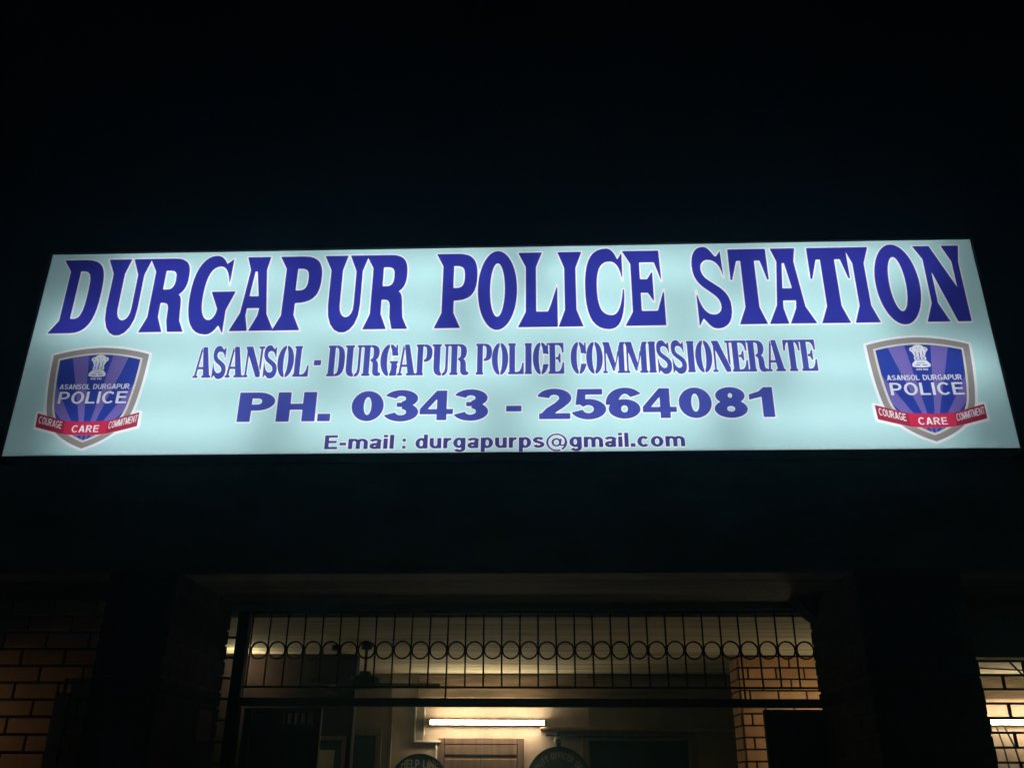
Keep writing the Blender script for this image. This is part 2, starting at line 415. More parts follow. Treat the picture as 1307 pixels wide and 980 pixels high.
# --- heavy grotesque (x in units of cap height)
def sans_glyphs(V=.2, H=.165):
    a, b = V / 2, H / 2
    st = lambda pts: ('+', stroke(pts, V, H))
    el = lambda cx, cy, rx, ry: [('+', arc(cx, cy, rx + a, ry + b, 0, 353, 50)), ('-', arc(cx, cy, rx - a, ry - b, 0, 350, 36))]
    up = ('+', box(0, 0, V, 1))
    g, w = {}, {}
    w['A'] = .76; g['A'] = [('+', [(0, 0), (.27, 1), (.49, 1), (.76, 0), (.76 - V * 1.08, 0), (.5, .2), (.26, .2), (V * 1.08, 0)]), ('-', [(.305, .35), (.455, .35), (.38, .72)])]
    def S(cx, sc): return [st([(cx + x * sc, y * sc) for x, y in arc(0, .72, .23, .2, 12, 262) + arc(0, .29, .24, .215, 82, -168)])]
    w['S'] = .68; g['S'] = S(.34, 1)
    w['N'] = .74; g['N'] = [up, ('+', box(.74 - V, 0, .74, 1)), ('+', [(0, 1), (V, 1), (.74, 0), (.74 - V, 0)])]
    w['O'] = .8; g['O'] = el(.4, .5, .4 - a, .515 - b)
    w['D'] = .74; g['D'] = [up, st([(a, 1 - b), (.3, 1 - b)] + arc(.3, .5, .44 - a, .5 - b, 88, -88) + [(.3, b), (a, b)])]
    w['U'] = .74; g['U'] = [st([(a, 1), (a, .36)] + arc(.37, .36, .37 - a, .375 - b, 180, 360) + [(.74 - a, .36), (.74 - a, 1)])]
    bowl = lambda wd, yb: st([(a, 1 - b), (.36, 1 - b)] + arc(.36, (1 + yb) / 2, wd - .36 - a, (1 - yb) / 2 - b, 88, -88) + [(.36, yb + b), (a, yb + b)])
    w['P'] = .69; g['P'] = [up, bowl(.69, .38)]
    w['R'] = .77; g['R'] = [up, bowl(.7, .42), ('+', [(.26, .46), (.46, .46), (.77, 0), (.77 - V * 1.2, 0)])]
    w['G'] = .8; g['G'] = [st(arc(.41, .5, .41 - a, .515 - b, 42, 335)), ('+', box(.43, .37, .8, .37 + H)), ('+', box(.8 - V, .1, .8, .4))]
    w['C'] = .76; g['C'] = [st(arc(.41, .5, .41 - a, .515 - b, 42, 318))]
    w['I'] = V; g['I'] = [up]
    w['E'] = .67; g['E'] = [up, ('+', box(0, 0, .67, H)), ('+', box(0, 1 - H, .66, 1)), ('+', box(0, .5 - H / 2 + .02, .62, .5 + H / 2 + .02))]
    w['L'] = .6; g['L'] = [up, ('+', box(0, 0, .6, H))]
    w['T'] = .64; g['T'] = [('+', box(.32 - a, 0, .32 + a, 1)), ('+', box(0, 1 - H, .64, 1))]
    w['H'] = .74; g['H'] = [up, ('+', box(.74 - V, 0, .74, 1)), ('+', box(0, .5 - b, .74, .5 + b))]
    w['M'] = .86; g['M'] = [('+', box(0, 0, V * .9, 1)), ('+', box(.86 - V * .9, 0, .86, 1)), ('+', [(0, 1), (V * 1.2, 1), (.43 + V * .45, 0), (.43 - V * .45, 0)]), ('+', [(.86, 1), (.86 - V * 1.2, 1), (.43 - V * .45, 0), (.43 + V * .45, 0)])]
    w['F'] = .62; g['F'] = [up, ('+', box(0, 1 - H, .62, 1)), ('+', box(0, .5 - b, .55, .5 + b))]
    w['Y'] = .76; g['Y'] = [('+', box(.38 - a, 0, .38 + a, .45)), ('+', [(0, 1), (V * 1.1, 1), (.38 + a, .42), (.38 - a, .38)]), ('+', [(.76, 1), (.76 - V * 1.1, 1), (.38 - a, .42), (.38 + a, .38)])]
    w['0'] = .66; g['0'] = el(.33, .5, .33 - a, .51 - b)
    w['3'] = .65; g['3'] = [st(arc(.31, .735, .22, .195, 165, -82)), st(arc(.31, .28, .235, .21, 82, -165)), ('+', box(.22, .46, .36, .6))]
    w['4'] = .68; g['4'] = [('+', [(0, .2), (0, .38), (.34, 1), (.55, 1), (.55, .37), (.68, .37), (.68, .2), (.55, .2), (.55, 0), (.35, 0), (.35, .2)]), ('-', [(.16, .37), (.35, .37), (.35, .72)])]
    w['2'] = .65; g['2'] = [st(arc(.32, .7, .225, .22, 172, -28) + [(.42, .46), (.26, .3), (.14, .1)]), ('+', box(.01, 0, .64, .19))]
    w['5'] = .65; g['5'] = [('+', box(.1, .81, .6, 1)), ('+', [(.1, 1), (.27, 1), (.24, .5), (.05, .46)]), st(arc(.31, .32, .235, .24, 138, -165))]
    w['6'] = .66; g['6'] = el(.34, .315, .32 - a, .325 - b) + [st(arc(.36, .5, .27, .43, 38, 185))]
    w['8'] = .66; g['8'] = el(.33, .73, .295 - a, .285 - b) + el(.33, .285, .33 - a, .3 - b)
    w['1'] = .48; g['1'] = [('+', [(.3, 1), (.48, 1), (.48, 0), (.25, 0), (.25, .68), (0, .58), (0, .76), (.2, .86)])]
    w['-'] = .34; g['-'] = [('+', box(0, .27, .34, .46))]
    w['.'] = .24; g['.'] = [('+', box(0, 0, .24, .25))]
    w[':'] = .2; g[':'] = [('+', box(0, 0, .2, .19)), ('+', box(0, .5, .2, .69))]
    # lower case, x height .74
    X = .74
    stem = lambda x, y0, y1: ('+', box(x, y0, x + V, y1))
    arch = lambda x0, x1: st([(x1 + a, 0), (x1 + a, .46)] + arc((x0 + x1) / 2 + a, .44, (x1 - x0) / 2, X - b - .44, 0, 172))
    w['m'] = 1.0; g['m'] = [stem(0, 0, X), arch(0, .4), arch(.4, .8)]
    w['u'] = .62; g['u'] = [st([(a, X), (a, .3)] + arc(.31, .3, .31 - a, .31 - b, 180, 350)), stem(.62 - V, 0, X)]
    w['r'] = .42; g['r'] = [stem(0, 0, X), st(arc(.36, .38, .36 - a, X - b - .38, 170, 78))]
    w['i'] = V; g['i'] = [stem(0, 0, X), ('+', box(0, .83, V, 1))]
    w['l'] = V; g['l'] = [stem(0, 0, 1)]
    w['o'] = .66; g['o'] = el(.33, .37, .33 - a, .385 - b)
    w['c'] = .6; g['c'] = [st(arc(.33, .37, .33 - a, .385 - b, 42, 318))]
    w['d'] = .65; g['d'] = el(.31, .37, .31 - a, .385 - b) + [stem(.65 - V, 0, 1)]
    w['p'] = .65; g['p'] = el(.34, .37, .31 - a, .385 - b) + [stem(0, -.28, X)]
    w['g'] = .65; g['g'] = el(.31, .385, .31 - a, .37 - b) + [stem(.65 - V, .0, X), st([(.65 - a, .05)] + arc(.34, -.02, .31 - a, .26 - b, 0, -160))]
    w['a'] = .6; g['a'] = [st(arc(.3, .5, .24, X - b - .5, 160, 10)), stem(.58 - V, 0, .52), st([(.5, .44 - b), (.28, .4 - b)] + arc(.26, .2, .26 - a, .215 - b, 95, 300) + [(.44, .18)])]
    w['s'] = .58; g['s'] = [st(arc(.29, .535, .19, .14, 15, 262, 16) + arc(.29, .215, .2, .15, 82, -165, 16))]
    w['@'] = 1.12; g['@'] = [('+', stroke(arc(.56, .36, .5, .58, -58, 292, 40), .11, .1)), ('+', stroke(arc(.54, .36, .2, .25, 0, 360, 24), .12, .11)), ('+', stroke([(.78, .62), (.74, .3)] + arc(.84, .28, .1, .14, 180, 290, 8) + arc(.76, .4, .28, .3, -60, 20, 8), .1, .09))]
    return g, w

def poly_sdf(px, py, pts):
    P = np.array(pts, float)
    Q = np.roll(P, -1, 0)
    d2 = np.full(px.shape, 1e9)
    inside = np.zeros(px.shape, bool)
    for (x0, y0), (x1, y1) in zip(P, Q):
        ex, ey = x1 - x0, y1 - y0
        L = ex * ex + ey * ey
        if L < 1e-14: continue
        t = np.clip(((px - x0) * ex + (py - y0) * ey) / L, 0, 1)
        d2 = np.minimum(d2, (px - x0 - t * ex) ** 2 + (py - y0 - t * ey) ** 2)
        if y0 != y1:
            c = (y0 > py) != (y1 > py)
            inside ^= c & (px < x0 + (py - y0) * ex / ey)
    d = np.sqrt(d2)
    return np.where(inside, -d, d)

def shape_sdf(px, py, ops, f):
    d = np.full(px.shape, 1e3)
    for s, pts in ops:
        q = poly_sdf(px, py, [f(x, y) for x, y in pts])
        d = np.minimum(d, q) if s == '+' else np.maximum(d, -q)
    return d

def contours(D, xs, ys):
    """closed zero contours of a grid field (marching squares), thinned"""
    ny, nx = D.shape
    D = np.where(np.abs(D) < 1e-9, 1e-9, D)
    I = D < 0
    case = I[:-1, :-1] * 1 + I[:-1, 1:] * 2 + I[1:, 1:] * 4 + I[1:, :-1] * 8
    seg = {}
    T = {1: [(3, 0)], 2: [(0, 1)], 3: [(3, 1)], 4: [(1, 2)], 5: [(3, 2), (1, 0)], 6: [(0, 2)], 7: [(3, 2)], 8: [(2, 3)], 9: [(2, 0)], 10: [(0, 3), (2, 1)], 11: [(2, 1)], 12: [(1, 3)], 13: [(1, 0)], 14: [(0, 3)]}
    jj, ii = np.nonzero((case > 0) & (case < 15))
    for j, i in zip(jj.tolist(), ii.tolist()):
        ek = ((0, j, i), (1, j, i + 1), (0, j + 1, i), (1, j, i))
        for p, q in T[int(case[j, i])]:
            seg[ek[p]] = ek[q]
    def pt(e):
        k, j, i = e
        if k == 0:
            t = D[j, i] / (D[j, i] - D[j, i + 1]); return (xs[i] + t * (xs[i + 1] - xs[i]), ys[j])
        t = D[j, i] / (D[j, i] - D[j + 1, i]); return (xs[i], ys[j] + t * (ys[j + 1] - ys[j]))
    loops = []
    while seg:
        s0 = next(iter(seg))
        e, lp = s0, []
        while e in seg:
            n = seg.pop(e); lp.append(pt(e)); e = n
            if e == s0: break
        if len(lp) > 3: loops.append(lp)
    tol = (xs[1] - xs[0]) * 0.12
    def rdp(P):
        if len(P) < 3: return P
        (x0, y0), (x1, y1) = P[0], P[-1]
        L = math.hypot(x1 - x0, y1 - y0)
        best, bi = -1, 0
        for k in range(1, len(P) - 1):
            d = abs((x1 - x0) * (y0 - P[k][1]) - (x0 - P[k][0]) * (y1 - y0)) / L if L > 1e-9 else math.hypot(P[k][0] - x0, P[k][1] - y0)
            if d > best: best, bi = d, k
        if best < tol: return [P[0], P[-1]]
        return rdp(P[:bi + 1])[:-1] + rdp(P[bi:])
    out = []
    for lp in loops:
        h = len(lp) // 2
        q = rdp(lp[:h + 1])[:-1] + rdp(lp[h:] + lp[:1])[:-1]
        if len(q) >= 3: out.append(q)
    return out

def grid(x0, x1, y0, y1, c):
    xs = np.arange(x0, x1 + c, c); ys = np.arange(y0, y1 + c, c)
    return xs, ys

def fill(loops):
    """triangles for outlines with holes (constrained Delaunay, even-odd)"""
    pts, edges = [], []
    for lp in loops:
        k = len(pts)
        pts += [Vector(p) for p in lp]
        edges += [(k + i, k + (i + 1) % len(lp)) for i in range(len(lp))]
    vs, _, tris, _, _, _ = delaunay_2d_cdt(pts, edges, [], 0, 1e-7)
    V = np.array([(v.x, v.y) for v in vs])
    T = np.array(tris)
    c = V[T].mean(1)
    ins = np.zeros(len(T), bool)
    P = np.array([tuple(p) for p in pts])
    for a, b in edges:
        (x0, y0), (x1, y1) = P[a], P[b]
        if y0 != y1:
            ins ^= ((y0 > c[:, 1]) != (y1 > c[:, 1])) & (c[:, 0] < x0 + (c[:, 1] - y0) * (x1 - x0) / (y1 - y0))
    return V.tolist(), T[ins].tolist()
# ------------------------------------------------------------------ the backlit sign
SX, SY, SZ, SW, SH = -0.28199, 5.00149, 3.43934, 6.10, 1.4435
sign = empty('illuminated_sign_board', (SX, SY, SZ), label='long pale blue backlit police station sign board with navy lettering above the entrance', cat='sign board')

def sheet(name, loops, depth, mat, parent, **k):
    """flat printed shape on the sign, board coordinates in metres from its lower left corner"""
    vs, tris = fill(loops)
    me = bpy.data.meshes.new(name)
    me.from_pydata([(x - SW / 2, -depth, y) for x, y in vs], [], [tuple(t) for t in tris])
    bm = bmesh.new(); bm.from_mesh(me)
    for f in bm.faces:
        if f.normal.y > 0: f.normal_flip()
    bm.to_mesh(me); bm.free()
    me.materials.append(MAT[mat])
    o = bpy.data.objects.new(name, me)
    C.objects.link(o)
    o.parent = parent
    return tag(o, **k)

CELL = 0.006
FX, FY = grid(-0.03, SW + 0.03, -0.03, SH + 0.03, CELL)
GX, GY = np.meshgrid(FX, FY)
# the light blue film covers the whole panel, cut out round letters and badges so that they get a white edge
film = np.maximum(np.abs(GX - SW / 2) - SW / 2 + 0.004, np.abs(GY - SH / 2) - SH / 2 + 0.004)

def carve(ops, f, x0, x1, y0, y1, off):
    i0, i1 = np.searchsorted(FX, [x0 - .05, x1 + .05]); j0, j1 = np.searchsorted(FY, [y0 - .05, y1 + .05])
    w = np.s_[j0:j1, i0:i1]
    film[w] = np.maximum(film[w], off - shape_sdf(GX[w], GY[w], ops, f))

ncount = [0]
def letter(ops, f, x0, x1, y0, y1, mat, cell=0.0055, off=0.010, parent=sign, depth=0.004, cut=True, grow=0.0):
    xs, ys = grid(x0 - .03, x1 + .03, y0 - .03, y1 + .03, cell)
    px, py = np.meshgrid(xs, ys)
    lp = contours(shape_sdf(px, py, ops, f) - grow, xs, ys)
    if not lp: return
    ncount[0] += 1
    sheet('letter', lp, depth + 0.0007 * (ncount[0] % 2), mat, parent)
    if cut: carve(ops, f, x0, x1, y0, y1, off)

# heading
HG = heading_glyphs()
HB, HT = 0.838, 1.392
for ch, x0, x1 in [('D', .10, .398), ('U', .405, .700), ('R', .690, .992), ('G', .998, 1.300), ('A', 1.292, 1.582), ('P', 1.572, 1.862), ('U', 1.872, 2.166), ('R', 2.150, 2.448),
                   ('P', 2.618, 2.890), ('O', 2.895, 3.150), ('L', 3.156, 3.410), ('I', 3.415, 3.573), ('C', 3.590, 3.840), ('E', 3.838, 4.094),
                   ('S', 4.285, 4.515), ('T', 4.526, 4.770), ('A', 4.742, 5.036), ('T', 5.036, 5.286), ('I', 5.274, 5.430), ('O', 5.440, 5.716), ('N', 5.716, 6.010)]:
    letter(HG[ch], lambda x, y, x0=x0, x1=x1: (x0 + x * (x1 - x0), HB + y * (HT - HB)), x0, x1, HB - .03, HT + .03, 'navy', off=0.0105)
# stencil line
SG = stencil_glyphs()
def word(txt, x0, x1, y0, y1, font, widths, mat, gap, off, cell=.004, **k):
    tot = sum(widths[c] for c in txt) + gap * (len(txt) - 1)
    s = (x1 - x0) / tot
    x = x0
    unit = font is SG
    for c in txt:
        wd = widths[c] * s
        if unit: f = lambda a, b, x=x, wd=wd: (x + a * wd, y0 + b * (y1 - y0))
        else: f = lambda a, b, x=x: (x + a * s, y0 + b * (y1 - y0))
        letter(font[c], f, x, x + wd, y0 - .3 * (y1 - y0), y1 + .06 * (y1 - y0), mat, cell=cell, off=off, **k)
        x += wd + gap * s
for t, a, b in [('ASANSOL', 1.108, 1.837), ('DURGAPUR', 1.957, 2.843), ('POLICE', 2.896, 3.443), ('COMMISSIONERATE', 3.488, 4.998)]:
    word(t, a, b, .512, .723, SG, STENCIL_W, 'blue2', .03, .0085, grow=.0018)
letter(SG['-'], lambda x, y: (1.870 + .045 * x, .512 + y * .211), 1.87, 1.915, .55, .65, 'blue2', cell=.004, off=.0075)
# telephone line
BG, BW = sans_glyphs(.25, .205)
word('PH.', 1.428, 2.006, .209, .405, BG, BW, 'blue2', .05, .0075)
word('0343', 2.134, 2.970, .209, .405, BG, BW, 'blue2', .05, .0075)
word('-', 3.086, 3.179, .209, .405, BG, BW, 'blue2', 0, .0075)
word('2564081', 3.284, 4.704, .209, .405, BG, BW, 'blue2', .05, .0075)
# e-mail line
EG, EW = sans_glyphs(.215, .165)
word('E-mail', 1.988, 2.410, .027, .116, EG, EW, 'ink_dark', .11, .0055, cell=.003)
for zc in (.027, .072):
    letter([('+', box(0, 0, 1, 1))], lambda x, y: (2.462 + .02 * x, zc + .018 * y), 2.462, 2.482, zc, zc + .018, 'ink_dark', cell=.003, off=.0055)
word('durgapurps@gmail.com', 2.541, 4.152, .027, .116, EG, EW, 'ink_dark', .11, .0055, cell=.003)

# the two shield badges
TG, TW = sans_glyphs(.17, .14)
IT, IW = sans_glyphs(.19, .15)
def badge(cu, label):
    c = .002
    xs, ys = grid(cu - .36, cu + .36, .0, .78, c)
    px, py = np.meshgrid(xs, ys)
    at = lambda x, y: (cu + x, y)
    SHIELD = path([(-.311, .68), (-.15, .728, 0, .73), (.15, .728, .311, .68), (.305, .45, .274, .30), (.235, .13, 0, .045), (-.235, .13, -.274, .30), (-.305, .45, -.311, .68)][:-1] + [(-.305, .45, -.311, .679)], 14)
    shield = [('+', SHIELD)]
    d = shape_sdf(px, py, shield, at)
    rib_c = path([(-.135, .226), (0, .214, .135, .226), (.135, .137), (0, .125, -.135, .137)])
    rib_l = [(-.135, .226), (-.135, .137), (-.318, .187), (-.323, .279)]
    rib_r = [(.135, .226), (.135, .137), (.321, .187), (.320, .279)]
    dc, dl, dr = (shape_sdf(px, py, [('+', q)], at) for q in (rib_c, rib_l, rib_r))
    drib = np.minimum(dc, np.minimum(dl, dr))
    # lettering
    txt = []
    def line(t, x0, x1, y0, y1, font, widths, gap, curve=None):
        tot = sum(widths[k] if k != ' ' else .4 for k in t) + gap * (len(t) - 1)
        s = (x1 - x0) / tot
        x = x0
        for k in t:
            if k == ' ':
                x += (.4 + gap) * s; continue
            f = lambda a, b, x=x: (cu + x + a * s, y0 + b * (y1 - y0) + (curve(x + a * s) if curve else 0))
            i0, i1 = np.searchsorted(xs, [cu + x - .02, cu + x + widths[k] * s + .02])
            dd = np.full(px.shape, 1e3)
            dd[:, i0:i1] = shape_sdf(px[:, i0:i1], py[:, i0:i1], font[k], f)
            txt.append(dd)
            x += (widths[k] + gap) * s
    line('ASANSOL DURGAPUR', -.222, .226, .440, .475, TG, TW, .09)
    line('POLICE', -.214, .222, .342, .423, TG, TW, .13)
    line('COURAGE', -.306, -.152, .168, .215, TG, TW, .1, lambda x: -(x + .135) * .27)
    line('CARE', -.085, .085, .150, .196, IT, IW, .13)
    line('COMMITMENT', .143, .314, .168, .215, TG, TW, .1, lambda x: (x - .135) * .27)
    # lion capital emblem with motto
    em = []
    E = lambda ops: em.append(shape_sdf(px, py, ops, lambda x, y: (cu + x, .524 + y)))
    E([('+', path([(-.052, .006), (-.060, .02, -.050, .030), (-.038, .042, -.034, .048), (.034, .048), (.038, .042, .050, .030), (.060, .02, .052, .006), (.03, .0, 0, .0), (-.03, .0, -.052, .006)])), ('-', box(-.036, .013, -.006, .019)), ('-', box(.006, .013, .036, .019)), ('-', box(-.026, .030, .026, .034))])
    E([('+', box(-.036, .052, .036, .072)), ('-', arc(0, .062, .007, .007, 0, 340, 12)), ('-', box(-.028, .058, -.014, .066)), ('-', box(.014, .058, .028, .066))])
    E([('+', path([(-.032, .075), (-.038, .10, -.046, .108), (-.062, .118, -.052, .132), (-.040, .140, -.034, .138), (-.026, .154, 0, .155), (.026, .154, .034, .138), (.040, .140, .052, .132), (.062, .118, .046, .108), (.038, .10, .032, .075)])),
       ('-', box(-.0035, .076, .0035, .105)), ('-', [(-.024, .078), (-.019, .078), (-.020, .112), (-.024, .112)]), ('-', [(.024, .078), (.019, .078), (.020, .112), (.024, .112)]), ('-', arc(-.011, .133, .004, .004, 0, 330, 8)), ('-', arc(.011, .133, .004, .004, 0, 330, 8)), ('-', [(-.012, .119), (.012, .119), (0, .114)]), ('-', arc(-.04, .124, .004, .004, 0, 330, 8)), ('-', arc(.04, .124, .004, .004, 0, 330, 8))])
    E([('+', box(-.036, -.012, -.002, -.009)), ('+', box(-.034, -.019, -.028, -.009)), ('+', box(-.02, -.019, -.014, -.009)), ('+', box(-.008, -.019, -.003, -.009)), ('+', box(.004, -.012, .034, -.009)), ('+', box(.008, -.019, .013, -.009)), ('+', box(.02, -.019, .025, -.009)), ('+', box(.029, -.019, .034, -.009))])
    emb = np.minimum.reduce(em)
    ink = np.minimum.reduce(txt + [emb])
    rays = np.full(px.shape, 1e3)
    for s in (-1, 1):
        for t0, t1 in ((.13, .30), (.60, .93), (1.35, 1.95)):
            rays = np.minimum(rays, poly_sdf(px, py, [(cu, .055), (cu + s * t0 * .8, .855), (cu + s * t1 * .8, .855)]))
    rim_in, cream_in = d + .036, d + .049
    clear = np.maximum(-ink, -drib)
    bd = sheet('badge', contours(np.maximum(np.maximum(d, -rim_in), -drib), xs, ys), .0040, 'rim', sign, label=label)
    sheet('inner_border', contours(np.maximum(np.maximum(rim_in, -cream_in), -drib), xs, ys), .0046, 'cream', bd)
    sheet('shield_field', contours(np.maximum(np.maximum(cream_in, -rays), clear), xs, ys), .0052, 'bluefield', bd)
    sheet('ray', contours(np.maximum(np.maximum(cream_in, rays), clear), xs, ys), .0058, 'lilac', bd)
    sheet('ribbon', contours(np.maximum(dc, -ink), xs, ys), .0064, 'red', bd)
    for q in (dl, dr):
        sheet('ribbon_tail', contours(np.maximum(q, -ink), xs, ys), .0066, 'darkred', bd)
    for q in txt: sheet('letter', contours(q, xs, ys), .0070, 'white_ink', bd)
    sheet('lion_emblem', contours(emb, xs, ys), .0072, 'white_ink', bd)
    w = np.s_[:, np.searchsorted(FX, cu - .40):np.searchsorted(FX, cu + .40)]
    for ops in (shield, [('+', rib_l)], [('+', rib_r)]):
        film[w] = np.maximum(film[w], .017 - shape_sdf(GX[w], GY[w], ops, at))
badge(.490, 'shield badge at the left end of the sign')
badge(5.624, 'shield badge at the right end of the sign')

sheet('printed_film', contours(film, FX, FY), .0020, 'film', sign)
sheet('light_panel', [[(.004, .004), (SW - .004, .004), (SW - .004, SH - .004), (.004, SH - .004)]], 0.0, 'panel', sign)
# cabinet: outer sheet-metal case open to the front, white liner, tubes
X0, X1, Z0, Z1, Y0 = SX - SW / 2, SX + SW / 2, SZ, SZ + SH, SY
cab = MB()
cab.box(X0 - .012, X1 + .012, Y0 + .222, Y0 + .232, Z0 - .012, Z1 + .012)
cab.box(X0 - .012, X0 - .002, Y0 - .006, Y0 + .221, Z0 - .012, Z1 + .012)
cab.box(X1 + .002, X1 + .012, Y0 - .006, Y0 + .221, Z0 - .012, Z1 + .012)
cab.box(X0 - .001, X1 + .001, Y0 - .006, Y0 + .221, Z0 - .012, Z0 - .002)
cab.box(X0 - .001, X1 + .001, Y0 - .006, Y0 + .221, Z1 + .002, Z1 + .012)
cab.build('cabinet', 'cabinet', sign)
li = MB()
li.box(X0, X1, Y0 + .212, Y0 + .219, Z0, Z1)
li.box(X0, X0 + .003, Y0 + .004, Y0 + .211, Z0, Z1)
li.box(X1 - .003, X1, Y0 + .004, Y0 + .211, Z0, Z1)
li.box(X0 + .0035, X1 - .0035, Y0 + .004, Y0 + .211, Z0, Z0 + .003)
li.box(X0 + .0035, X1 - .0035, Y0 + .004, Y0 + .211, Z1 - .003, Z1)
li.build('liner', 'cabinet_in', sign)
for zc, shift in ((.20, .0), (.55, .30), (.90, -.26), (1.24, .12)):
    for k in range(4):
        xc = X0 + .97 + k * 1.39 + shift
        MB().rod((xc - .6, Y0 + .165, Z0 + zc), (xc + .6, Y0 + .165, Z0 + zc), .014, 8).build('fluorescent_tube', 'sign_tube', sign, True)
# ------------------------------------------------------------------ ground
g = MB().box(-400, 400, -400, 400, -0.4, 0.0).build('ground', 'ground', kind='structure')

# ------------------------------------------------------------------ the building
GY0 = 6.15          # plane of the entrance grille
CEIL, SOFFIT = 2.68, 2.74
KS = 6.15 / 6.67
kx = lambda x: x * KS
kz = lambda z: 1.65 + (z - 1.65) * KS
bld = empty('police_station_building', (0, 7.5, 0), label='police station building with brick pillars and a lit veranda under the sign', cat='building')
# canopy: edge beam below the sign, slab, veranda roof
fas = MB().box(-5.6, 5.6, 5.10, 5.32, SOFFIT, 3.420, .012).build('canopy_edge', 'concrete', bld)
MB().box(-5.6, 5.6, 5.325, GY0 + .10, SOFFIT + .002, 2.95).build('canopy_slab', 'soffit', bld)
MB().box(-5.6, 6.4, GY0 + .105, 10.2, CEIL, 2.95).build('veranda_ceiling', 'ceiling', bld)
MB().box(-5.6, 6.4, GY0 - .06, GY0 + .099, 2.704, SOFFIT, .004).build('lintel', 'concrete', bld)
# floor, steps
MB().box(-5.6, 6.4, 6.3, 10.2, 0.0, 0.12).build('veranda_floor', 'concrete', bld)
# back wall with a door and a dark doorway
BW_, BY = 'back_wall', 9.80
DX0, DX1, DZ = -1.150, -0.270, 2.045
OX0, OX1, OZ = 0.40, 1.42, 2.035
w = MB()
w.box(-1.66, DX0, BY, BY + .2, .12, CEIL - .002)
w.box(DX1, OX0, BY, BY + .2, .12, CEIL - .002)
w.box(DX0, DX1, BY, BY + .2, DZ, CEIL - .002)
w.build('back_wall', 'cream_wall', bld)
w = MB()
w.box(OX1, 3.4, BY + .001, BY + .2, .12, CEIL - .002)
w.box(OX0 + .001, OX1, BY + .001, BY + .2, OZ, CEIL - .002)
w.build('back_wall', 'falloff_wall', bld)  # same back wall, coloured darker where the tube light fades
MB().box(-5.6, -1.661, BY + .001, BY + .2, .12, CEIL - .002).build('back_wall', 'falloff_wall', bld)
sd = MB().box(-2.60, -1.80, BY - .012, BY - .002, .12, 2.06).build('side_door', 'green_board', bld, label='dark door left of the tube light')
MB().box(-1.797, -1.735, BY - .03, BY - .001, .12, 2.06, .004).build('door_frame', 'wood', sd)
MB().box(-2.66, -1.735, BY - .03, BY - .001, 2.062, 2.13, .004).build('door_frame', 'wood', sd)
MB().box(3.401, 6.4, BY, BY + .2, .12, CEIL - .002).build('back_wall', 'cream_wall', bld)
MB().box(-1.385, 6.4, BY - .05, BY - .003, 2.430, 2.64, .006).build('wall_band', 'band', bld)
MB().box(OX0 - .3, OX1 + .5, BY + 1.8, BY + 1.9, 0, 2.6).build('inner_room_wall', 'dark_room', bld)
# door: frame, rails, sunk panels
door = MB().box(DX0 + .065, DX1 - .065, BY - .002, BY + .04, .13, DZ - .06).build('door', 'wood', bld, label='brown panelled wooden door under the tube light')
for x0, x1, z0, z1 in ((DX0, DX0 + .062, .12, DZ), (DX1 - .062, DX1, .12, DZ), (DX0 + .063, DX1 - .063, DZ - .058, DZ)):
    MB().box(x0 + .002, x1 - .002, BY - .016, BY + .09, z0, z1 - .002, .004).build('door_frame', 'wood', door)
mid = (DX0 + DX1) / 2
for z0, z1 in ((1.886, 1.983), (1.30, 1.36)):
    MB().box(DX0 + .07, DX1 - .07, BY - .012, BY - .003, z0, z1, .003).build('door_rail', 'wood', door)
for x0, x1 in ((DX0 + .07, mid - .006), (mid + .006, DX1 - .07)):
    MB().box(x0, x1, BY - .014, BY - .003, 1.37, 1.848, .005).build('door_panel', 'wood', door)
# dark doorway frame
dw = MB().box(OX0 - .07, OX0 - .002, BY - .02, BY + .1, .12, OZ + .065, .006).build('doorway_frame', 'wood', bld)
MB().box(OX1 + .002, OX1 + .07, BY - .02, BY + .1, .12, OZ + .065, .006).build('doorway_jamb', 'wood', dw)
MB().box(OX0, OX1, BY - .02, BY + .1, OZ + .003, OZ + .066, .006).build('doorway_head', 'wood', dw)
MB().box(OX0 - .5, OX1 + .9, BY - .10, BY - .004, 2.055 + .06, 2.15, .01).build('ledge', 'band', bld)
# low left partition in the veranda: stops a little short of the ceiling
PY = 8.20
part = MB().box(-5.6, -1.72, PY, PY + .14, .12, CEIL - .002, .01).build('partition', 'maroon', bld)
# end walls
MB().box(-5.75, -5.602, 5.2, 10.2, 0, 2.95).build('end_wall', 'concrete', bld)
MB().box(6.402, 6.55, 5.2, 10.2, 0, 2.95).build('end_wall', 'concrete', bld)
# wall above and below the right-hand window grille
MB().box(1.99, 6.4, GY0 - .05, GY0 + .08, kz(2.462), 2.703).build('window_lintel', 'concrete', bld)
MB().box(1.99, 6.4, GY0 - .06, GY0 + .08, .12, 1.05).build('window_parapet', 'concrete', bld)

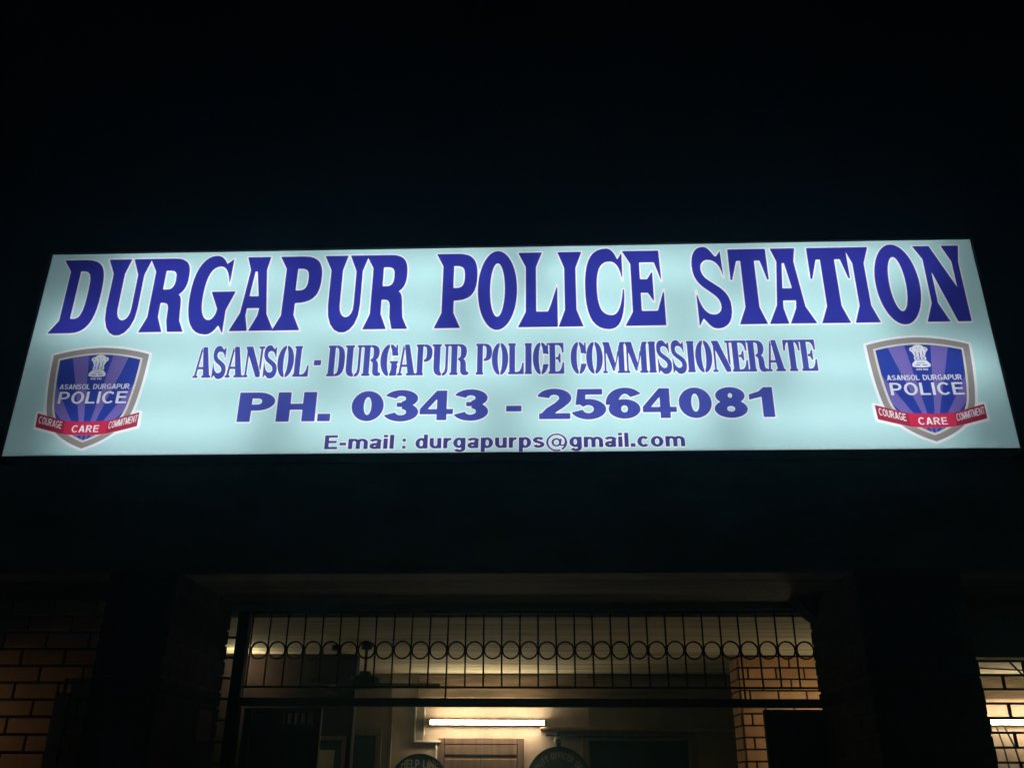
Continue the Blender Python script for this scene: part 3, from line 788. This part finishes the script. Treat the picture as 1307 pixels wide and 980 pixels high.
# ---- brick work: each tile a child of its wall or pillar
TILE = {}
def tile_mesh(wd, ht, dp, mat):
    key = (round(wd, 3), round(ht, 3), mat)
    if key not in TILE:
        b = MB().box(-wd / 2, wd / 2, -dp / 2, dp / 2, -ht / 2, ht / 2, .004)
        bmesh.ops.recalc_face_normals(b.bm, faces=b.bm.faces)
        me = bpy.data.meshes.new('brick'); b.bm.to_mesh(me); b.bm.free()
        me.materials.append(MAT[mat]); TILE[key] = me
    return TILE[key]
def brick_face(parent, p0, p1, z0, z1, out, mat, L=.235, H=.088, joint=.014, zind=1.35, seed=0, top=True):
    """running-bond tiles on the vertical face from p0 to p1 (xy); out = outward unit normal. Below zind (never in view) they are one joined part."""
    rnd = random.Random(seed)
    p0, p1 = Vector((*p0, 0)), Vector((*p1, 0))
    d = p1 - p0; W = d.length; d.normalize()
    n = Vector((*out, 0)); ang = math.atan2(d.y, d.x)
    pl = world_loc(parent)
    rows = int((z1 - z0) / H)
    low = MB()
    for r in range(rows + 1):
        zt = z1 - r * H
        zb = max(zt - H + joint, z0)
        if zt - zb < .03: continue
        x = -(L / 2 if r % 2 else 0.0) - .04
        while x < W:
            a, b = max(x, 0) , min(x + L - joint, W)
            x += L
            if b - a < .025: continue
            c = p0 + d * ((a + b) / 2) + n * (.001 + rnd.uniform(0, .003)); c.z = (zt + zb) / 2
            if zb < zind:
                g = bmesh.ops.create_cube(low.bm, size=1)
                bmesh.ops.transform(low.bm, matrix=Matrix.Translation(c) @ Matrix.Rotation(ang, 4, 'Z') @ Matrix.Diagonal((b - a, .016, zt - zb, 1)), verts=g['verts'])
                continue
            o = bpy.data.objects.new('brick', tile_mesh(b - a, zt - zb, .016, mat))
            o.location = c - pl
            o.rotation_euler = (rnd.uniform(-.008, .008), 0, ang + rnd.uniform(-.01, .01))
            C.objects.link(o); o.parent = parent
    low.build('lower_bricks', mat, parent, kind='stuff')

# left porch wall (set back) and front pillars
lw = MB().box(-5.6, -2.52, 5.362, 5.50, 0, SOFFIT - .002).build('porch_wall', 'mortar', bld, label='tan brick wall at the far left')
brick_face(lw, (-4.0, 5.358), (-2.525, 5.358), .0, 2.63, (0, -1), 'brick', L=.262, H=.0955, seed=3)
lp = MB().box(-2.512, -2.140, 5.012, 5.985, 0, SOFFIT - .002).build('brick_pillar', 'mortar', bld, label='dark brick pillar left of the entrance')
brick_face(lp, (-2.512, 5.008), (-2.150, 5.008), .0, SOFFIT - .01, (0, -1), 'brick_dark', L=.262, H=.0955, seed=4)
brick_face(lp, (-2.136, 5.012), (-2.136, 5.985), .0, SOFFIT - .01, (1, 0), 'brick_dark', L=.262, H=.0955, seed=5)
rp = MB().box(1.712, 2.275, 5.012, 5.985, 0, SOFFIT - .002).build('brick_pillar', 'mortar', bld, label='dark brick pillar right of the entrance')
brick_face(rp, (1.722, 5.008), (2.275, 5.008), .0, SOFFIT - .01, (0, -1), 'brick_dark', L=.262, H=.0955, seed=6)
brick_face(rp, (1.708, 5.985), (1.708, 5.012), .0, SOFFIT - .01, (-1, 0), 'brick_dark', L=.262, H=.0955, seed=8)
MB().prism([(1.70, SOFFIT - .003), (1.58, SOFFIT - .003), (1.62, 2.68), (1.66, 2.63), (1.70, 2.60)], 5.80, 5.99).build('bracket', 'brick_dark', bld)
# inner veranda pillar in lit tan brick
ip = MB().box(1.672, 3.3, 8.262, 8.60, .12, CEIL - .003).build('veranda_pillar', 'mortar', bld, label='lit tan brick pillar inside the veranda')
brick_face(ip, (1.672, 8.258), (3.3, 8.258), .12, CEIL - .02, (0, -1), 'brick', L=.245, H=.0955, seed=9)
brick_face(ip, (1.668, 8.60), (1.668, 8.262), .12, CEIL - .02, (-1, 0), 'brick', L=.245, H=.0955, seed=10)

# ------------------------------------------------------------------ entrance: transom grille, beam, posts, gate leaves
gr = empty('transom_grille', (-.18, GY0, 2.08), label='black iron transom grille with a row of rings over the entrance', cat='grille')
PITCH_X = 0.1322 * KS
gx0 = kx(-2.195)
nb = 31
zr = kz(2.514)
MB().box(gx0 - .02, gx0 + nb * PITCH_X + .03, GY0 - .010, GY0 + .010, 2.686, 2.702).build('top_rail', 'iron', gr)
MB().box(gx0 - .02, gx0 + nb * PITCH_X + .03, GY0 - .010, GY0 + .010, kz(2.250), kz(2.264)).build('bottom_rail', 'iron', gr)
MB().box(kx(-2.218), kx(1.953), GY0 - .03, GY0 + .03, kz(2.125), kz(2.182), .004).build('cross_beam', 'steel_blue', gr)
for k in range(nb + 1):
    x = gx0 + k * PITCH_X
    zb = kz(2.182) if k % 16 == 11 else kz(2.26)
    jx = random.uniform(-.003, .003)
    MB().tube([(x + jx, GY0 - .012, 2.69), (x, GY0 - .012, zr), (x - jx, GY0 - .012, zb)], .006).build('bar', 'iron', gr)
    if k < nb:
        MB().ring(x + PITCH_X / 2, GY0 - .006, zr + random.uniform(-.002, .002), .0655 * KS, .055 * KS, .012).build('ring', 'iron', gr, True)
MB().box(kx(-2.303), kx(-2.220), GY0 - .04, GY0 + .04, .0, 2.703, .005).build('post', 'iron', gr)
MB().box(kx(1.955), kx(2.035), GY0 - .04, GY0 + .04, .0, 2.703, .005).build('post', 'iron', gr)

def gate_leaf(x0, x1, bars, label):
    t = empty('gate_leaf', ((x0 + x1) / 2, GY0 + .10, .12), label=label, cat='gate', group='iron gate leaves at the entrance')
    y0, y1 = GY0 + .075, GY0 + .125
    zt = kz(2.12)
    for a, b, c, d in ((x0, x0 + .05, .13, zt), (x1 - .05, x1, .13, zt)):
        MB().box(a, b, y0, y1, c, d, .004).build('stile', 'iron', t)
    MB().box(x0 + .052, x1 - .052, y0, y1, zt - .03, zt, .004).build('top_rail', 'iron', t)
    MB().box(x0 + .052, x1 - .052, y0, y1, .13, .18, .004).build('bottom_rail', 'iron', t)
    MB().box(x0 + .052, x1 - .052, y0 + .02, y0 + .026, .181, zt - (.105 if bars else .03)).build('sheet', 'iron', t)
    if bars: MB().box(x0 + .052, x1 - .05 - .045 * bars - .025, y0 + .02, y0 + .026, zt - .105, zt - .03).build('sheet', 'iron', t)
    if bars: MB().box(x0 + .052, x1 - .052, y0, y0 + .018, zt - .14, zt - .10).build('mid_rail', 'iron', t)
    for k in range(bars):
        x = x1 - .05 - .045 * (k + 1)
        MB().rod((x, y0 + .01, zt - .10), (x, y0 + .01, zt - .03), .014, 6).build('bar', 'iron', t)
gate_leaf(-2.04, -1.52, 4, 'dark sheet iron gate leaf folded open on the left')
gate_leaf(1.40, 1.87, 0, 'dark sheet iron gate leaf folded open on the right')

# narrow side grille left of the post
sg = empty('side_grille', (-2.4, GY0, .12), label='narrow iron side grille beside the left pillar', cat='grille')
MB().box(-2.62, -2.58, GY0 - .02, GY0 + .02, .12, 2.70).build('stile', 'iron', sg)
for k in range(11):
    z = 1.22 + k * .132
    MB().rod((-2.58, GY0, z), (kx(-2.304), GY0, z - .012), .009, 6).build('bar', 'iron', sg)

# window grille on the right in a brick-bond pattern of bars
wg = empty('window_grille', (4.0, GY0, 1.05), label='iron window grille with brick bond bars at the far right', cat='grille')
zs = [kz(2.442) - k * .0872 for k in range(15)]
for k, z in enumerate(zs):
    MB().box(2.10, 6.0, GY0 - .008, GY0 + .008, z - .0068, z + .0068).build('flat_bar', 'iron', wg)
    if k + 1 < len(zs):
        for j in range(12):
            x = 2.10 + .295 * j + (.10 if k % 2 == 0 else .2475)
            MB().box(x - .009, x + .009, GY0 - .006, GY0 + .006, zs[k + 1] + .007, z - .007).build('short_bar', 'iron', wg)
MB().box(2.085, 2.099, GY0 - .02, GY0 + .02, 1.05, kz(2.46)).build('frame', 'iron', wg)

# ------------------------------------------------------------------ lamps
def tube_light(x0, x1, y, z, label, mat='tube', wall=1):
    """batten fluorescent lamp on a wall; wall=1 mounted on a wall behind it"""
    t = empty('tube_light', ((x0 + x1) / 2, y, z), label=label, cat='lamp')
    MB().box(x0 + .02, x1 - .02, y + .028, y + .062, z - .024, z + .024, .004).build('batten', 'white_enamel', t)
    if wall > 1:
        for xc in (x0 + .25, x1 - .25): MB().box(xc - .02, xc + .02, y + .0625, y + wall / 1000, z - .015, z + .015).build('spacer', 'white_enamel', t)
    for xa, xb in ((x0 - .012, x0 + .018), (x1 - .018, x1 + .012)):
        MB().box(xa, xb, y - .02, y + .058, z - .024, z + .024, .004).build('lamp_holder', 'grey_pvc', t)
    MB().rod((x0 + .019, y, z), (x1 - .019, y, z), .019, 16).build('tube', mat, t, True)
    return t
tube_light(-1.245, -.040, BY - .105, 2.192, 'glowing tube light on the cream wall over the brown door', wall=104)
tube_light(4.40, 5.62, BY - .105, 2.212, 'glowing tube light seen through the window grille at the far right', wall=104)
def pendant_bulb(x, y, z, mat, label):
    t = empty('pendant_bulb', (x, y, CEIL), label=label, cat='lamp')
    MB().lathe(x, y, [(.03, CEIL), (.03, CEIL - .012), (.012, CEIL - .02)], 14).build('ceiling_rose', 'white_pvc', t, True)
    MB().rod((x, y, CEIL - .02), (x, y, z + .065), .004, 6).build('cord', 'wire', t)
    MB().lathe(x, y, [(.008, z + .075), (.016, z + .07), (.016, z + .038), (.014, z + .036)], 14).build('holder', 'white_pvc', t, True)
    MB().lathe(x, y, [(.012, z + .036), (.022, z + .026), (.036, z), (.036, z - .012), (.026, z - .032), (.008, z - .04)], 16).build('bulb', mat, t, True)
pendant_bulb(-2.705, 7.98, 2.55, 'bulb_left', 'bare bulb hanging close to the ceiling behind the left grille post')
pendant_bulb(2.46, 7.78, 2.02, 'bulb_right', 'bare bulb hanging in front of the veranda brick wall at the right')
# ------------------------------------------------------------------ small things in the veranda
# ceiling fan
fx, fy = -1.50, 7.50
fan = empty('ceiling_fan', (fx, fy, CEIL), label='dark ceiling fan hanging behind the grille', cat='fan')
MB().lathe(fx, fy, [(.012, CEIL), (.055, CEIL - .004), (.045, CEIL - .05), (.014, CEIL - .062)]).build('canopy', 'fan_brown', fan, True)
MB().rod((fx, fy, CEIL - .06), (fx, fy, 2.435), .012, 10).build('down_rod', 'fan_brown', fan, True)
MB().lathe(fx, fy, [(.02, 2.455), (.045, 2.452), (.05, 2.425), (.11, 2.41), (.125, 2.385), (.125, 2.345), (.10, 2.325), (.03, 2.315)]).build('motor', 'fan_brown', fan, True)
for a in (8, 128, 248):
    b = MB()
    g0 = bmesh.ops.create_cube(b.bm, size=1)['verts']
    for v in g0:
        wd = .06 if v.co.x < 0 else .085
        v.co = (.36 + v.co.x * .50, v.co.y * 2 * wd, v.co.z * .006)
    g1 = bmesh.ops.create_cube(b.bm, size=1)['verts']
    for v in g1: v.co = (.155 + v.co.x * .11, v.co.y * .045, .008 + v.co.z * .006)
    bmesh.ops.transform(b.bm, matrix=Matrix.Translation((fx, fy, 2.352)) @ Matrix.Rotation(R(a), 4, 'Z') @ Matrix.Rotation(R(15), 4, 'X'), verts=b.bm.verts)
    b.build('blade', 'fan_brown', fan)
# junction box with a loop of cable on the ceiling
jb = empty('junction_box', (-1.79, 7.66, CEIL), label='small dark ceiling box with a loose cable left of the fan', cat='box')
MB().lathe(-1.79, 7.66, [(.045, CEIL - .001), (.045, CEIL - .03), (.035, CEIL - .04)], 16).build('round_box', 'fan_brown', jb)
MB().tube([(-1.79 + .035 * math.sin(k * .55), 7.66 + .02 * math.cos(k), CEIL - .04 - .012 * k) for k in range(6)], .005).build('cable', 'wire', jb)

# pvc trunking beside the door
ct = empty('cable_trunking', (-1.36, BY, 2.0), label='white plastic cable trunking turning a corner beside the tube light', cat='trunking')
MB().box(-1.402, -1.398 + .012, BY - .03, BY - .002, 2.005, 2.423).build('trunk_edge', 'white_pvc', ct)
MB().box(-1.384, -1.308, BY - .022, BY - .002, 2.028, 2.423).build('trunk_cover', 'grey_pvc', ct)
MB().box(-1.306, -1.294, BY - .03, BY - .002, 2.075, 2.423).build('trunk_edge', 'white_pvc', ct)
MB().box(-1.385, -1.125, BY - .03, BY - .002, 2.005, 2.024).build('trunk_edge', 'white_pvc', ct)
# thin wires on walls
def wire(pts, label, r=.006, mat='wire', sag=0.0):
    P = []
    for a, b in zip(pts, pts[1:]):
        for k in range(8):
            t = k / 8
            P.append((a[0] + (b[0] - a[0]) * t, a[1] + (b[1] - a[1]) * t, a[2] + (b[2] - a[2]) * t - sag * 4 * t * (1 - t) + random.uniform(-.002, .002)))
    P.append(pts[-1])
    MB().tube(P, r).build('cable', mat, None, True, label=label, cat='cable')
wire([(-.05, BY - .03, 2.07), (.35, BY - .03, 2.065), (1.35, BY - .11, 2.06)], 'thin dark cable along the wall right of the door', .007)
wire([(-1.168, BY - .008, 2.0), (-1.168, BY - .008, 1.3)], 'pale cable running down beside the door frame', .009, 'white_pvc')
wire([(-1.642, BY - .008, 2.42), (-1.640, BY - .008, 1.3)], 'pale pipe running down the wall left of the help line board', .011, 'grey_pvc')
wire([(.07, BY - .02, 2.10), (.045, BY - .02, 2.0)], 'short white cable end above the dark round board', .012, 'white_pvc')
wire([(3.55, 7.4, 2.60), (3.80, 7.2, 2.15)], 'black cable slanting behind the top of the window grille', .008)
wire([(3.2, 7.6, 2.52), (4.6, 7.6, 2.50)], 'sagging black cable behind the window grille', .006, sag=.03)
wire([(4.50, BY - .04, 2.17), (4.53, BY - .04, 2.0), (4.56, BY - .04, 1.5)], 'thin cable hanging under the far right tube light', .008)
wire([(4.58, BY - .04, 2.17), (4.64, BY - .04, 1.98), (4.70, BY - .04, 1.5)], 'kinked cable hanging beside the thin cable at the far right', .010)

# flat letters for painted boards (XZ plane, facing the camera)
def painted(txt, font, widths, f, y, mat, parent, gap=.12, cell=.0035):
    tot = sum(widths[c] if c != ' ' else .4 for c in txt) + gap * (len(txt) - 1)
    x = -tot / 2
    off = world_loc(parent)
    for c in txt:
        if c == ' ':
            x += .4 + gap; continue
        ops = [(s, [f(x + a, b, tot) for a, b in pts]) for s, pts in font[c]]
        allp = np.array([p for s, q in ops for p in q])
        (xa, ya), (xb, yb) = allp.min(0) - .01, allp.max(0) + .01
        xs, ys = grid(xa, xb, ya, yb, cell)
        px, py = np.meshgrid(xs, ys)
        lp = contours(shape_sdf(px, py, ops, lambda a, b: (a, b)), xs, ys)
        if lp:
            vs, tr = fill(lp)
            me = bpy.data.meshes.new('letter')
            me.from_pydata([(p - off.x, y - off.y, q - off.z) for p, q in vs], [], tr)
            me.materials.append(MAT[mat])
            o = bpy.data.objects.new('letter', me); C.objects.link(o); o.parent = parent
        x += widths[c] + gap
D1 = (-1.325, 1.590, .298)
y1 = BY - .05
b1 = empty('round_board', (D1[0], y1, D1[2] and D1[1] - D1[2]), label='blue round help line board on the wall left of the door', cat='board')
MB().disc(D1[0], y1, y1 + .02, D1[1], D1[2]).build('disc', 'disc_blue', b1)
MB().ring(D1[0], y1 - .008, D1[1], D1[2] + .008, D1[2] - .012, .03, 48).build('rim', 'iron', b1)
TG2, TW2 = sans_glyphs(.2, .16)
painted('HELP LINE', TG2, TW2, lambda a, b, t: (D1[0] + a * .38 / t, 1.755 + b * .085), y1 - .003, 'paint_cream', b1)
D2 = (.085, 1.640, .320)
b2 = empty('round_board', (D2[0], y1, D2[1] - D2[2]), label='black round duty officer board hanging right of the door', cat='board')
MB().disc(D2[0], y1, y1 + .02, D2[1], D2[2]).build('disc', 'disc_dark', b2)
MB().ring(D2[0], y1 - .008, D2[1], D2[2] + .008, D2[2] - .012, .03, 48).build('rim', 'iron', b2)
def onarc(a, b, t):
    th = -a / t * R(122) + R(90)
    r = .215 + b * .062
    return (D2[0] + r * math.cos(th), D2[1] + r * math.sin(th))
painted('DUTY OFFICER OF', TG2, TW2, onarc, y1 - .003, 'paint_grey', b2)
MB().box(D2[0] - .18, D2[0] + .18, y1 - .006, y1 - .002, 1.58, 1.735).build('name_plate', 'paint_grey', b2)
MB().box(D2[0] - .022, D2[0] + .022, BY - .035, BY - .003, 1.955, 2.03, .004).rod((D2[0], BY - .04, 2.01), (D2[0], BY - .012, 2.03), .012).build('hook', 'fan_brown', b2)

# notice board on the partition
nbx = empty('notice_board', (-2.07, PY - .03, 1.3), label='dim framed notice board on the partition left of the entrance', cat='board')
MB().box(-2.37, -1.79, PY - .022, PY - .022 + .012, 1.35, 1.955).build('backing', 'green_board', nbx)
for a, b, c, d in ((-2.40, -1.76, 1.956, 1.99), (-2.40, -2.371, 1.33, 1.955), (-1.789, -1.76, 1.33, 1.955)):
    MB().box(a, b, PY - .035, PY - .024 + .014, c, d, .004).build('frame', 'wood', nbx)
for a, c, wd, ht in ((-2.30, 1.62, .2, .27), (-2.06, 1.58, .21, .3)):
    MB().box(a, a + wd, PY - .027, PY - .0225, c, c + ht).build('paper_notice', 'paper', nbx)

# red notice on the left pillar's inner side
rn = empty('red_notice', (-2.12, 5.75, 1.72), label='small dark red notice on the inner side of the left brick pillar', cat='notice')
MB().box(-2.124, -2.116, 5.62, 5.86, 1.86, 2.04).build('plate', 'notice_red', rn)

# dark steel box and pipe on the far left wall
pp = empty('meter_box', (-2.83, 5.30, 1.5), label='dark narrow steel box with a pipe on the far left brick wall', cat='box')
MB().box(-2.865, -2.775, 5.322, 5.345, 1.30, 2.10, .005).build('case', 'iron', pp)
MB().box(-2.855, -2.785, 5.318, 5.3215, 1.35, 2.08, .001).build('cover', 'steel_blue', pp)
MB().rod((-2.82, 5.333, 2.09), (-2.82, 5.333, 2.18), .010, 10).build('pipe', 'iron', pp, True)

# outside wall lamp beyond the left edge of the picture: it lights the left brick wall
wl = empty('wall_lamp', (-3.98, 5.345, 2.05), label='wall lamp on the brick wall outside the left edge of the picture', cat='lamp')
MB().box(-4.03, -3.93, 5.32, 5.349, 2.0, 2.2, .005).build('back_plate', 'iron', wl)
MB().rod((-3.98, 5.32, 2.15), (-3.98, 5.13, 2.15), .012).build('arm', 'iron', wl)
MB().lathe(-3.98, 5.13, [(.01, 2.15), (.025, 2.14), (.04, 2.10), (.035, 2.06), (.01, 2.04)], 16).build('bulb', 'bulb_glass', wl, True)
MB().lathe(-3.98, 5.13, [(.012, 2.20), (.09, 2.172), (.115, 2.105), (.112, 2.105), (.086, 2.166), (.012, 2.190)], 20).build('shade', 'iron', wl, True)

# ------------------------------------------------------------------ added haze volume that stands in for lens glare round the sign
hz = bpy.data.meshes.new('glare_haze')
bmh = bmesh.new()
bmesh.ops.create_cube(bmh, size=1)
for v in bmh.verts: v.co = (v.co.x * 820, v.co.y * 820, 2.0 + v.co.z * 6.8)
bmh.to_mesh(hz); bmh.free()
hm, nt, out = base_mat('glare volume')
pv = nt.nodes.new('ShaderNodeVolumePrincipled')
pv.inputs['Color'].default_value = (0.36, 0.82, 1.0, 1)
pv.inputs['Density'].default_value = 0.0065
pv.inputs['Anisotropy'].default_value = 0.75
nt.links.new(pv.outputs[0], out.inputs['Volume'])
hz.materials.append(hm)
ho = bpy.data.objects.new('glare_haze', hz); C.objects.link(ho)
tag(ho, kind='stuff')
